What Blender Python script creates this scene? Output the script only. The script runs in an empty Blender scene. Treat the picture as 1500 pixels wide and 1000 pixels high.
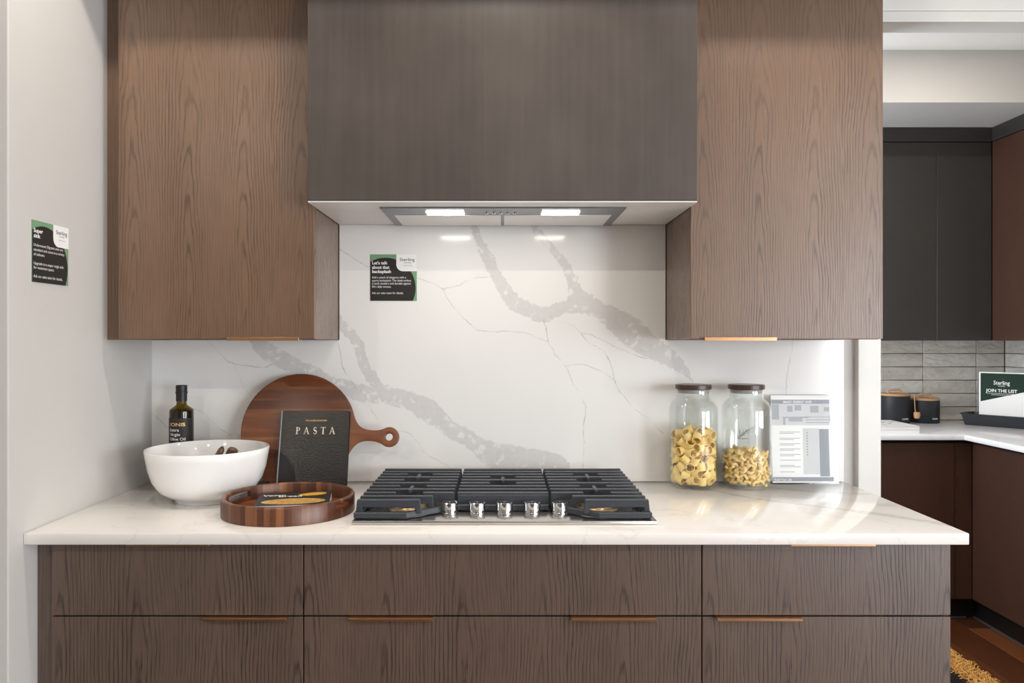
import bpy, bmesh, math, random
import numpy as np
from mathutils import Vector, Matrix
PI = math.pi
random.seed(7)
S = bpy.context.scene
COL = S.collection

# ------------------------------------------------------------------ camera, world, light, exposure
F, CX, CY, EYE = 1094.0, 735.5, 498.0, 1.372          # focal length and vanishing point on a 1500 x 1000 frame, eye height
cd = bpy.data.cameras.new('camera'); cam = bpy.data.objects.new('camera', cd); COL.objects.link(cam)
cam.location = (0, 0, EYE); cam.rotation_euler = (PI/2, 0, 0)
cd.sensor_width = 36; cd.lens = F/1500*36
cd.shift_x = (750-CX)/1500; cd.shift_y = -(500-CY)/1500
cd.clip_start = 0.02
S.camera = cam
S.view_settings.view_transform = 'Standard'; S.view_settings.look = 'None'
S.view_settings.gamma = 1; S.view_settings.use_curve_mapping = False
S.view_settings.exposure = 0.15
w = bpy.data.worlds.new('world'); S.world = w; w.use_nodes = True
w.node_tree.nodes['Background'].inputs[0].default_value = (0.75, 0.86, 1, 1)
w.node_tree.nodes['Background'].inputs[1].default_value = 1.0

def area(name, loc, rot, sx, sy, power, col, spread=PI):
    l = bpy.data.lights.new(name, 'AREA'); l.shape = 'RECTANGLE'; l.size = sx; l.size_y = sy
    l.energy = power; l.color = col; l.spread = spread
    o = bpy.data.objects.new(name, l); o.location = loc; o.rotation_euler = rot; COL.objects.link(o); return o
DAY = (0.90, 0.95, 1.0)
# daylight through the patio door in the wall behind the camera and through the side window on the right
area('daylight_patio_door', (4.62, -4.03, 1.2), (PI/2, 0, 0), 1.62, 2.3, 190, DAY)
area('daylight_side_window', (5.57, -1.4, 1.45), (0, PI/2, 0), 1.7, 2.6, 145, (.95, .98, 1.0))
area('daylight_pantry_window', (.33, 3.25, 1.55), (0, -PI/2, 0), 1.3, 1.1, 36, DAY)     # window in the pantry's end wall

# ------------------------------------------------------------------ node and material helpers
def lin(r, g, b):
    f = lambda c: (c/255/12.92) if c/255 <= .04045 else ((c/255+.055)/1.055)**2.4
    return (f(r), f(g), f(b), 1)
class N:
    def __init__(s, name):
        s.m = bpy.data.materials.new(name); s.m.use_nodes = True
        s.t = s.m.node_tree; s.b = s.t.nodes['Principled BSDF']; s.out = s.t.nodes['Material Output']
    def n(s, typ, **kw):
        x = s.t.nodes.new(typ)
        for k, v in kw.items(): setattr(x, k, v)
        return x
    def put(s, sock, v):
        if isinstance(v, bpy.types.NodeSocket): s.t.links.new(v, sock)
        else: sock.default_value = v
    def math(s, op, a, b=0.0, c=0.0, clamp=False):
        x = s.n('ShaderNodeMath', operation=op, use_clamp=clamp)
        s.put(x.inputs[0], a); s.put(x.inputs[1], b); s.put(x.inputs[2], c); return x.outputs[0]
    def coord(s, kind='Object'): return s.n('ShaderNodeTexCoord').outputs[kind]
    def mapping(s, v, scale=(1, 1, 1), loc=(0, 0, 0), rot=(0, 0, 0)):
        x = s.n('ShaderNodeMapping'); s.put(x.inputs[0], v)
        x.inputs['Scale'].default_value = scale; x.inputs['Location'].default_value = loc; x.inputs['Rotation'].default_value = rot
        return x.outputs[0]
    def noise(s, v, scale, detail=4, rough=.5, out='Fac'):
        x = s.n('ShaderNodeTexNoise'); s.put(x.inputs['Vector'], v)
        x.inputs['Scale'].default_value = scale; x.inputs['Detail'].default_value = detail; x.inputs['Roughness'].default_value = rough
        return x.outputs[out]
    def ramp(s, f, stops, interp='LINEAR'):
        x = s.n('ShaderNodeValToRGB'); s.put(x.inputs[0], f); x.color_ramp.interpolation = interp
        e = x.color_ramp.elements
        while len(e) < len(stops): e.new(.5)
        for el, (p, c) in zip(e, stops): el.position = p; el.color = c
        return x.outputs[0]
    def mix(s, f, a, b, blend='MIX'):
        x = s.n('ShaderNodeMix', data_type='RGBA', blend_type=blend)
        s.put(x.inputs[0], f); s.put(x.inputs[6], a); s.put(x.inputs[7], b); return x.outputs[2]
    def maprange(s, v, a, b, c=0., d=1., smooth=False):
        x = s.n('ShaderNodeMapRange', interpolation_type='SMOOTHSTEP' if smooth else 'LINEAR')
        s.put(x.inputs[0], v); s.put(x.inputs[1], a); s.put(x.inputs[2], b); s.put(x.inputs[3], c); s.put(x.inputs[4], d); return x.outputs[0]
    def sep(s, v):
        x = s.n('ShaderNodeSeparateXYZ'); s.put(x.inputs[0], v); return x.outputs
    def comb(s, a, b, c):
        x = s.n('ShaderNodeCombineXYZ'); s.put(x.inputs[0], a); s.put(x.inputs[1], b); s.put(x.inputs[2], c); return x.outputs[0]
    def bump(s, h, strength, dist=.01):
        x = s.n('ShaderNodeBump'); s.put(x.inputs['Height'], h); x.inputs['Strength'].default_value = strength; x.inputs['Distance'].default_value = dist
        s.t.links.new(x.outputs[0], s.b.inputs['Normal'])
    def set(s, **kw):
        for k, v in kw.items(): s.put(s.b.inputs[k.replace('_', ' ')], v)
        return s
    def rnd(s): return s.n('ShaderNodeObjectInfo').outputs['Random']

def plain(name, col, rough=.5, metal=0., var=.06, scale=30, spec=.5, bump=0., coat=0.):
    """single-coloured stuff with a little procedural mottling"""
    k = N(name); c = lin(*col)
    f = k.noise(k.coord(), scale, 3)
    d = tuple(max(0, x*(1-var)) for x in c[:3])+(1,); u = tuple(min(1, x*(1+var)) for x in c[:3])+(1,)
    k.set(Base_Color=k.mix(f, d, u), Roughness=rough, Metallic=metal, Specular_IOR_Level=spec, Coat_Weight=coat, Coat_Roughness=.08)
    if bump: k.bump(f, bump, .002)
    return k.m

def oak(name, light, dark, period=.157, rough=.34, ring=.0072, across=0, along=2, zc=.25, spec=.5, amount=1.0):
    """stained veneer: repeated leaves with cathedral arches, fine pores along the grain"""
    k = N(name); co = k.coord(); s = k.sep(co)
    X, Z = s[across], s[along]
    wob = k.noise(k.comb(k.math('MULTIPLY', X, 5), 0., k.math('MULTIPLY', Z, 2.2)), 1., 3)
    wob2 = k.noise(k.comb(k.math('MULTIPLY', X, 14), 3., k.math('MULTIPLY', Z, 7)), 1., 4)
    sl = k.math('FLOOR', k.math('DIVIDE', X, period))
    xm = k.math('SUBTRACT', k.math('SUBTRACT', X, k.math('MULTIPLY', sl, period)), period*.5)
    xm = k.math('ADD', xm, k.math('MULTIPLY', k.math('SUBTRACT', wob, .5), .045))
    d = k.math('MULTIPLY', k.math('SUBTRACT', Z, zc), .05)
    d = k.math('ADD', d, k.math('MULTIPLY', k.math('SUBTRACT', wob2, .5), .014))
    r = k.math('SQRT', k.math('ADD', k.math('MULTIPLY', xm, xm), k.math('MULTIPLY', d, d)))
    jag = k.noise(k.comb(k.math('MULTIPLY', X, 210), 0., k.math('MULTIPLY', Z, 9)), 1., 3)
    ph = k.math('ADD', k.math('DIVIDE', r, ring), k.math('MULTIPLY', jag, .7))
    fr = k.math('FRACT', ph)
    line = k.maprange(k.math('ABSOLUTE', k.math('SUBTRACT', fr, .5)), .5, .26, 0, 1, True)
    line = k.math('SUBTRACT', 1., line)
    patch = k.maprange(k.noise(k.comb(k.math('MULTIPLY', X, 9), 7., k.math('MULTIPLY', Z, 1.1)), 1., 2), .35, .65, .15, 1.)
    line = k.math('MULTIPLY', line, patch)
    pore = k.noise(k.comb(k.math('MULTIPLY', X, 380), 1., k.math('MULTIPLY', Z, 9)), 1., 3, .6)
    pores = k.maprange(pore, .44, .68, 0, 1)
    big = k.noise(k.comb(k.math('MULTIPLY', X, 6), 4., k.math('MULTIPLY', Z, 1.5)), 1., 3)
    g = k.math('ADD', k.math('MULTIPLY', line, .85*amount), k.math('MULTIPLY', pores, .42*amount), clamp=True)
    L, D = lin(*light), lin(*dark)
    c = k.mix(g, L, D)
    c = k.mix(k.maprange(big, .3, .7), c, k.mix(.22, c, D))
    k.set(Base_Color=c, Roughness=k.math('ADD', rough, k.math('MULTIPLY', g, .12)), Specular_IOR_Level=spec)
    k.bump(k.math('SUBTRACT', 1., g), .22, .0012)
    return k.m

def walnut(name, cols, scale=1., across=1, along=0, rough=.34, stripes=0.03, streak=0., rnd=False, tonal=.62):
    """oiled dark board: glued strips of different tone with streaky grain"""
    k = N(name); s = k.sep(k.coord()); A, L = s[across], s[along]
    wv = k.noise(k.comb(k.math('MULTIPLY', A, 9), k.math('MULTIPLY', L, 2), 0.), 1., 3)
    A2 = k.math('ADD', A, k.math('MULTIPLY', wv, .012))
    seed = k.math('MULTIPLY', k.rnd(), 37.) if rnd else 0.
    idx = k.math('FLOOR', k.math('DIVIDE', A2, stripes))
    x = k.n('ShaderNodeTexWhiteNoise', noise_dimensions='1D'); k.put(x.inputs['W'], k.math('ADD', idx, seed))
    tone = k.rnd() if rnd else x.outputs[0]
    gr = k.noise(k.comb(k.math('MULTIPLY', A2, 130*scale), k.math('MULTIPLY', L, 5), seed), 1., 4, .6)
    f = k.math('ADD', k.math('MULTIPLY', tone, tonal), k.math('MULTIPLY', gr, 1.04-tonal))
    c = k.ramp(f, [(i/(len(cols)-1)*.8+.1, lin(*q)) for i, q in enumerate(cols)])
    if streak:
        sk = k.maprange(k.noise(k.comb(k.math('MULTIPLY', A2, 34), k.math('MULTIPLY', L, 1.1), 5.), 1., 2), .62, .72)
        c = k.mix(k.math('MULTIPLY', sk, streak), c, lin(172, 112, 68))
    k.set(Base_Color=c, Roughness=rough); k.bump(gr, .08, .001)
    return k.m

def clear(name, tint=(1, 1, 1), ior=1.45, rough=.0, gloss=1.0, wavy=.06):
    """thin-walled clear material: passes light straight, mirrors by Fresnel"""
    k = N(name); t = k.t
    tr = k.n('ShaderNodeBsdfTransparent'); tr.inputs[0].default_value = (*tint, 1)
    gl = k.n('ShaderNodeBsdfGlossy'); gl.inputs['Roughness'].default_value = rough
    f = k.noise(k.coord(), 12, 2); gl.inputs[0].default_value = (1, 1, 1, 1)
    fr = k.n('ShaderNodeFresnel'); bf = k.n('ShaderNodeNewGeometry').outputs['Backfacing']; k.put(fr.inputs[0], k.math('ADD', ior, k.math('MULTIPLY', bf, 1/ior-ior)))
    b = k.n('ShaderNodeBump'); b.inputs['Strength'].default_value = wavy; b.inputs['Distance'].default_value = .01
    t.links.new(f, b.inputs['Height']); t.links.new(b.outputs[0], gl.inputs['Normal'])
    mx = k.n('ShaderNodeMixShader'); t.links.new(k.math('MULTIPLY', fr.outputs[0], gloss, clamp=True), mx.inputs[0])
    t.links.new(tr.outputs[0], mx.inputs[1]); t.links.new(gl.outputs[0], mx.inputs[2]); t.links.new(mx.outputs[0], k.out.inputs[0])
    return k.m

def glow(name, col, strength):
    k = N(name); k.set(Base_Color=(*col, 1), Emission_Color=(*col, 1), Emission_Strength=strength); return k.m

# --- quartz with the veins of the slab laid out in the slab's own metres
def PXS(px, py): return ((px-CX)/453.0, EYE+(CY-py)/453.0)     # slab plane: 453 photograph pixels to the metre
def vein_nodes(k, U, V, pts, swap, u0, u1, v0, v1):
    """distance |v - curve(u)| and half-width curve along u for a vein given as (u, v, halfwidth)"""
    pts = sorted(pts)
    a, b = (v0, v1) if not swap else (v0, v1)
    t = k.math('DIVIDE', k.math('SUBTRACT', U, u0), u1-u0)
    def curve(vals, lo, hi):
        fc = k.n('ShaderNodeFloatCurve'); k.put(fc.inputs['Value'], t)
        c = fc.mapping.curves[0]; q = [((p[0]-u0)/(u1-u0), (val-lo)/(hi-lo)) for p, val in zip(pts, vals)]
        while len(c.points) < len(q): c.points.new(.5, .5)
        for cp, xy in zip(c.points, q): cp.location = xy; cp.handle_type = 'AUTO_CLAMPED'
        fc.mapping.update()
        return k.math('ADD', k.math('MULTIPLY', fc.outputs[0], hi-lo), lo)
    ctr = curve([p[1] for p in pts], v0, v1)
    wid = curve([p[2] for p in pts], 0., .08)
    dist = k.math('ABSOLUTE', k.math('SUBTRACT', V, ctr))
    e = .004
    inside = k.math('MULTIPLY', k.math('GREATER_THAN', U, pts[0][0]-e), k.math('LESS_THAN', U, pts[-1][0]+e))
    return dist, wid, inside
def quartz(name, fat=(), thin=(), fat_col=(211, 209, 208), base=(236, 235, 233), axes=(0, 2), rng=(-1.15, 1.15, .85, 1.8), rough=.13, spec=.5, random_veins=False):
    k = N(name); co = k.coord()
    n1 = k.noise(co, 9, 5, .62, 'Color'); n2 = k.noise(co, 60, 4, .6, 'Color')
    def jit(c, amp):
        x = k.n('ShaderNodeVectorMath', operation='SUBTRACT'); k.put(x.inputs[0], c); x.inputs[1].default_value = (.5, .5, .5)
        y = k.n('ShaderNodeVectorMath', operation='SCALE'); k.put(y.inputs[0], x.outputs[0]); y.inputs['Scale'].default_value = amp; return y.outputs[0]
    def add(a, b):
        x = k.n('ShaderNodeVectorMath', operation='ADD'); k.put(x.inputs[0], a); k.put(x.inputs[1], b); return x.outputs[0]
    cf = add(add(co, jit(n1, .030)), jit(n2, .026)); ct = add(add(co, jit(n1, .026)), jit(n2, .010))
    sf, st = k.sep(cf), k.sep(ct)
    mf, mt = 0., 0.
    u0, u1, v0, v1 = rng
    for (lst, s_, isf) in ((fat, sf, True), (thin, st, False)):
        for mode, pts in lst:
            if mode == 'x': U, V, R = s_[axes[0]], s_[axes[1]], (u0, u1, v0, v1); P = pts
            else: U, V, R = s_[axes[1]], s_[axes[0]], (v0, v1, u0, u1); P = [(p[1], p[0], p[2]) for p in pts]
            d, wd, ins = vein_nodes(k, U, V, P, mode == 'y', *R)
            q = k.math('DIVIDE', d, k.math('MAXIMUM', wd, .0006))
            m = k.math('MULTIPLY', k.maprange(q, 1.25 if not isf else 1.06, .55 if not isf else .92), ins)
            if isf: mf = k.math('MAXIMUM', mf, m)
            else: mt = k.math('MAXIMUM', mt, m)
    cloud = k.noise(co, 2.2, 4); mott = k.noise(co, 55, 4, .65)
    B = lin(*base); B2 = lin(*[c-5 for c in base])
    c = k.mix(cloud, B2, B)
    if random_veins:
        vv = k.noise(add(co, jit(n1, .16)), 3.2, 2)
        band = k.maprange(k.math('ABSOLUTE', k.math('SUBTRACT', vv, .5)), .012, .0)
        c = k.mix(k.math('MULTIPLY', band, .16), c, lin(165, 162, 160))
    if fat:
        hole = k.maprange(k.noise(co, 38, 3, .55), .57, .66, 1, .1)
        fm = k.math('MULTIPLY', k.math('MULTIPLY', mf, hole), k.maprange(mott, .3, .7, .72, 1.))
        c = k.mix(fm, c, lin(*fat_col))
    if thin:
        br = k.maprange(k.noise(co, 22, 3), .35, .65, .05, .55)
        c = k.mix(k.math('MULTIPLY', mt, br), c, lin(158, 156, 155))
    k.set(Base_Color=c, Roughness=rough, Specular_IOR_Level=spec)
    return k.m

HW = lambda L: [(*PXS(x, y), h/453) for x, y, h in L]
fat = [
 ('x', HW([(690, 322, 14), (694, 333, 13), (706, 363, 17), (722, 392, 18), (735, 417, 19), (754, 442, 14), (773, 453, 12), (795, 461, 12), (814, 455, 10), (838, 446, 9)])),
 ('y', HW([(778, 322, 5), (784, 333, 6), (796, 352, 8), (812, 368, 8), (826, 386, 8), (836, 406, 8), (845, 426, 10), (851, 442, 14)])),
 ('x', HW([(832, 449, 9), (848, 441, 17), (865, 446, 15), (885, 459, 16), (905, 474, 22), (925, 487, 25), (945, 500, 22), (965, 513, 18), (985, 525, 15), (1000, 538, 10), (1014, 554, 3)])),
 ('y', HW([(495, 464, 5), (500, 474, 10), (511, 487, 10), (525, 503, 9), (532, 524, 8), (542, 546, 9), (552, 562, 10), (560, 572, 8)])),
 ('x', HW([(552, 571, 12), (569, 580, 14), (593, 587, 14), (620, 598, 18), (640, 610, 19), (658, 626, 17), (682, 641, 15), (706, 657, 17), (730, 668, 19), (766, 670, 17), (802, 673, 14), (826, 681, 10), (838, 692, 2)])),
 ('x', HW([(366, 490, 8), (376, 503, 15), (394, 517, 15), (420, 528, 14), (440, 538, 11), (460, 545, 9), (486, 556, 6), (497, 562, 8), (526, 574, 13), (552, 581, 12)])),
]
T = .75
HT = lambda L: [(*PXS(x, y), T/453) for x, y in L]
thin = [
 ('x', HT([(497, 365), (510, 373), (540, 391), (575, 402), (613, 408), (635, 415), (650, 423)])),
 ('x', HT([(650, 423), (670, 418), (695, 407), (714, 405)])),
 ('y', HT([(650, 423), (656, 438), (672, 458), (690, 477), (700, 486)])),
 ('x', HT([(698, 485), (735, 484.5), (762, 487), (785, 494), (801, 502)])),
 ('y', HT([(801, 502), (812, 516), (828, 535), (838, 558), (850, 578), (858, 600), (855, 630), (854, 690)])),
 ('y', HT([(796, 470), (799, 485), (801, 502)])),
 ('x', HT([(818, 470), (840, 478), (850, 488), (862, 490), (885, 500), (910, 512), (930, 521), (948, 525)])),
 ('y', HT([(850, 488), (862, 502), (880, 512), (890, 525), (898, 545), (900, 557), (915, 582), (935, 603), (955, 618), (970, 632)])),
 ('x', HT([(828, 535), (845, 533), (870, 540), (890, 550), (900, 557)])),
 ('x', HT([(290, 490), (303, 498), (318, 513), (330, 525), (342, 532), (365, 536), (383, 538), (395, 534)])),
 ('y', HT([(342, 532), (350, 550), (358, 568), (368, 582)])),
 ('x', HT([(285, 600), (296, 604), (305, 612), (320, 625), (337, 638)])),
 ('x', HT([(222, 602), (232, 611), (248, 628)])),
 ('x', HT([(540, 595), (550, 610), (568, 628), (595, 632), (610, 645), (622, 662), (640, 672), (662, 685)])),
 ('y', HT([(492, 490), (500, 520), (508, 548), (520, 567)])),
 ('y', HT([(1161, 500), (1158, 515), (1154, 540), (1150, 590)])),
]

M = {}
M['wall'] = plain('painted_wall', (199, 197, 194), .6, var=.02, scale=8)
M['ceiling'] = plain('ceiling_paint', (236, 235, 232), .8, var=.02)
M['trim'] = plain('white_trim_paint', (216, 216, 212), .35, var=.02)
M['splash'] = quartz('quartz_backsplash', fat, thin)
M['counter'] = quartz('quartz_worktop', [
  ('x', [(.62, 2.31, .006), (.72, 2.17, .016), (.86, 2.06, .014), (.98, 1.97, .022), (1.10, 1.86, .02)]),
  ('x', [(.78, 2.36, .004), (.9, 2.27, .012), (1.0, 2.24, .02), (1.1, 2.22, .01)])],
  [('x', [(-1.1, 2.33, .002), (-.95, 2.36, .002), (-.85, 2.38, .002)])], axes=(0, 1), rng=(-1.2, 1.2, 1.7, 2.5),
  fat_col=(212, 208, 203), base=(236, 233, 229), rough=.1, random_veins=True)
M['counter2'] = quartz('quartz_pantry_worktop', base=(234, 234, 236), rough=.2, random_veins=True)
M['oak'] = oak('stained_oak', (119, 91, 69), (60, 42, 31), zc=.02, amount=.8, spec=.75)
M['oak_low'] = oak('stained_oak_drawers', (104, 86, 75), (44, 35, 31), period=.19, ring=.0085, zc=.32, spec=.75)
M['oak_side'] = oak('stained_oak_end', (116, 92, 76), (84, 64, 52), across=1, zc=.5, amount=.5, rough=.26, spec=.8)
M['walnutcab'] = oak('dark_brown_oak', (74, 46, 33), (40, 25, 18), period=.21, ring=.006, amount=.7, rough=.45)
M['walnutcab_y'] = oak('dark_brown_oak_return', (72, 46, 34), (42, 26, 19), period=.21, ring=.006, amount=.6, across=1, rough=.45)
M['ebony'] = plain('ebony_stain', (52, 49, 47), .38, var=.12, scale=14)
def hoodmat():
    k = N('hood_stain'); s = k.sep(k.coord())
    a = k.noise(k.comb(k.math('MULTIPLY', s[0], 60), 0., k.math('MULTIPLY', s[2], 2.5)), 1., 4)
    b = k.noise(k.coord(), 5, 4)
    f = k.math('ADD', k.math('MULTIPLY', a, .4), k.math('MULTIPLY', b, .6))
    k.set(Base_Color=k.ramp(f, [(.3, lin(58, 51, 47)), (.7, lin(78, 70, 65))]), Roughness=.42); return k.m
M['hood'] = hoodmat()
M['dark'] = plain('black_recess', (14, 13, 13), .7)
M['toekick'] = plain('black_toe_kick', (20, 17, 16), .4)
M['bronze'] = plain('brushed_bronze', (206, 160, 120), .3, 1., var=.1, scale=60)
M['steel'] = plain('brushed_steel', (205, 202, 198), .22, 1., var=.08, scale=80)
M['chrome'] = plain('polished_steel', (225, 225, 226), .09, 1., var=.03)
M['grey_metal'] = plain('grey_metal', (138, 142, 147), .35, .8, var=.05)
M['filter'] = plain('filter_mesh', (238, 237, 234), .4, .2, var=.05, scale=200)
M['iron'] = plain('cast_iron', (52, 56, 63), .42, .0, var=.18, scale=260, bump=.25)
M['burner'] = plain('burner_brass', (190, 170, 140), .3, .9)
M['cap'] = plain('burner_cap', (34, 34, 36), .35)
M['white'] = plain('white_glaze', (240, 240, 239), .1, var=.01, coat=.4)
M['panel_white'] = plain('white_panel', (245, 244, 242), .4, var=.02)
M['board'] = walnut('walnut_board', [(54, 26, 15), (92, 50, 29), (116, 66, 39), (150, 92, 56)], stripes=.062, tonal=.36, streak=.75, scale=.35)
M['stave'] = walnut('acacia_stave', [(56, 30, 20), (86, 50, 33), (106, 66, 44), (150, 98, 58)], across=0, along=2, rnd=True, scale=.8, tonal=.6)
M['acacia'] = walnut('acacia_floor', [(86, 40, 20), (124, 64, 34), (150, 84, 46)], stripes=.03)
M['spoonwood'] = walnut('dark_spoon_wood', [(62, 42, 30), (92, 66, 48), (112, 84, 62)], stripes=.02)
M['black_book'] = plain('black_leatherette', (26, 22, 20), .2, var=.25, scale=330, bump=.3)
M['black'] = plain('matt_black', (24, 25, 27), .45, var=.08)
M['canister'] = plain('matt_black_tin', (30, 33, 38), .5, var=.05)
M['beech'] = plain('beech_wood', (190, 146, 104), .5, var=.15, scale=40)
M['lidwood'] = walnut('smoked_lid_wood', [(62, 44, 36), (88, 62, 48), (104, 76, 60)], stripes=.02)
M['paper'] = plain('white_paper', (238, 238, 238), .5, var=.01)
M['charcoal'] = plain('charcoal_print', (46, 43, 42), .5, var=.02, spec=.3)
M['green'] = plain('sage_green_print', (118, 158, 122), .4, var=.06, scale=12)
M['forest'] = plain('forest_green_print', (34, 54, 44), .65, var=.04, spec=.2)
M['white_ink'] = plain('white_ink', (240, 240, 240), .5, var=0)
M['dark_ink'] = plain('dark_ink', (44, 42, 44), .5, var=0)
M['gold'] = plain('gold_foil', (214, 178, 112), .4, .3, var=.05)
M['cream'] = plain('cream_foil', (240, 228, 200), .4, var=.02)
M['slate'] = plain('slate_print', (142, 147, 157), .4, var=.03)
M['grey1'] = plain('pale_grey_print', (206, 208, 211), .5, var=.03)
M['grey2'] = plain('mid_grey_print', (168, 172, 177), .5, var=.05)
M['crust'] = plain('bread_print', (222, 160, 92), .35, var=.75, scale=70)
M['crust2'] = plain('golden_bread_print', (232, 168, 60), .35, var=.35, scale=60)
M['page'] = plain('book_pages', (226, 216, 198), .7, var=.04)
M['rubber'] = plain('grey_gasket', (150, 150, 148), .5)
M['pasta'] = plain('dry_pasta', (246, 216, 140), .5, var=.08, scale=120)
M['pasta2'] = plain('dry_pasta_twist', (243, 212, 142), .5, var=.1, scale=120)
M['glass'] = clear('clear_glass', (.985, .995, .99), 1.5)
M['acrylic'] = clear('clear_acrylic', (.99, .995, .995), 1.45, wavy=.015, gloss=.6)
def bottleglass():
    return clear('olive_glass', (.42, .33, .08), 1.5)
M['bottle'] = bottleglass()
M['jute'] = plain('jute_fibre', (204, 152, 78), .8, var=.3, scale=60)
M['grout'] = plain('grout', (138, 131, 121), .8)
def tilemat():
    k = N('glazed_tile'); co = k.coord(); r = k.rnd()
    n = k.noise(k.comb(*[k.math('ADD', k.math('MULTIPLY', c, sc), k.math('MULTIPLY', r, 30)) for c, sc in zip(k.sep(co), (7, 7, 14))]), 1., 3)
    big = k.math('ADD', k.math('MULTIPLY', n, .7), k.math('MULTIPLY', r, .3))
    k.set(Base_Color=k.ramp(big, [(.25, lin(200, 194, 185)), (.75, lin(234, 231, 225))]), Roughness=.08, Coat_Weight=.3)
    k.bump(k.noise(k.comb(*[k.math('ADD', k.math('MULTIPLY', c, sc), k.math('MULTIPLY', r, 50)) for c, sc in zip(k.sep(co), (18, 18, 34))]), 1., 2), .9, .012)
    return k.m
M['tile'] = tilemat()
M['plank'] = walnut('walnut_floor_plank', [(52, 27, 14), (84, 46, 24), (108, 62, 34), (136, 84, 48)], across=0, along=1, stripes=.16, rnd=True, rough=.35, scale=.5)
M['lamp'] = glow('lit_diffuser', (1, .93, .82), 14)
M['potlamp'] = glow('pot_lens', (1, .9, .75), 10)

# ------------------------------------------------------------------ geometry helpers
class G:
    """collects shapes in one bmesh"""
    def __init__(s): s.bm = bmesh.new()
    def box(s, x0, x1, y0, y1, z0, z1, bev=0., seg=2):
        b = bmesh.new(); bmesh.ops.create_cube(b, size=1)
        for v in b.verts: v.co = Vector(((x0+x1)/2+v.co.x*(x1-x0), (y0+y1)/2+v.co.y*(y1-y0), (z0+z1)/2+v.co.z*(z1-z0)))
        if bev: bmesh.ops.bevel(b, geom=list(b.edges), offset=bev, segments=seg, profile=.5, affect='EDGES')
        return s.add(b)
    def add(s, b, mat=None):
        m = bpy.data.meshes.new('t'); b.to_mesh(m); b.free()
        if mat is not None: m.transform(mat)
        s.bm.from_mesh(m); bpy.data.meshes.remove(m); return s
    def lathe(s, prof, c=(0, 0, 0), n=48, a0=0., a1=2*PI, closed=False):
        full = abs(a1-a0-2*PI) < 1e-6; k = n if full else n+1
        rows = []
        for r, z in prof:
            if r < 1e-6 and full: rows.append([s.bm.verts.new((c[0], c[1], c[2]+z))])
            else: rows.append([s.bm.verts.new((c[0]+r*math.cos(a0+(a1-a0)*i/n), c[1]+r*math.sin(a0+(a1-a0)*i/n), c[2]+z)) for i in range(k)])
        prs = list(zip(rows, rows[1:]))
        if closed: prs.append((rows[-1], rows[0]))
        for A, B in prs:
            for i in range(n):
                j = (i+1) % k if full else i+1
                q = [A[i % len(A)], A[j % len(A)], B[j % len(B)], B[i % len(B)]]
                u = []
                for v in q:
                    if v not in u: u.append(v)
                if len(u) > 2:
                    try: s.bm.faces.new(u)
                    except ValueError: pass
        if closed and not full:
            for idx in (0, -1):
                try: s.bm.faces.new([r[idx] for r in rows])
                except ValueError: pass
        return s
    def prism(s, poly, h, M4=Matrix(), bev=0., holes=(), seg=2):
        """polygon in local xy, extruded along +z by h"""
        b = bmesh.new()
        for loop in (poly, *holes):
            vs = [b.verts.new((x, y, 0)) for x, y in loop]
            for i in range(len(vs)): b.edges.new((vs[i], vs[(i+1) % len(vs)]))
        if holes: bmesh.ops.triangle_fill(b, use_beauty=True, edges=list(b.edges))
        else: bmesh.ops.contextual_create(b, geom=list(b.edges))
        r = bmesh.ops.extrude_face_region(b, geom=list(b.faces))
        bmesh.ops.translate(b, verts=[v for v in r['geom'] if isinstance(v, bmesh.types.BMVert)], vec=(0, 0, h))
        bmesh.ops.recalc_face_normals(b, faces=list(b.faces))
        if bev:
            ed = [e for e in b.edges if len(e.link_faces) == 2 and e.calc_face_angle(0) > .9]
            bmesh.ops.bevel(b, geom=ed, offset=bev, segments=seg, profile=.5, affect='EDGES')
        return s.add(b, M4)
    def tube(s, path, r, n=10, cap=True, flat=1.0):
        P = [Vector(p) for p in path]; R = r if isinstance(r, (list, tuple)) else [r]*len(P)
        rows = []; prev = None
        for i, p in enumerate(P):
            t = (P[min(i+1, len(P)-1)]-P[max(i-1, 0)]).normalized()
            if prev is None: a = t.orthogonal().normalized()
            else: a = (prev-t*prev.dot(t)).normalized()
            prev = a; b = t.cross(a)
            rows.append([s.bm.verts.new(p+(a*math.cos(2*PI*k/n)+b*math.sin(2*PI*k/n)*flat)*R[i]) for k in range(n)])
        for A, B in zip(rows, rows[1:]):
            for k in range(n): s.bm.faces.new((A[k], A[(k+1) % n], B[(k+1) % n], B[k]))
        if cap: s.bm.faces.new(rows[0][::-1]); s.bm.faces.new(rows[-1])
        return s
    def quad(s, a, b, c, d): s.bm.faces.new([s.bm.verts.new(p) for p in (a, b, c, d)]); return s

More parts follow.
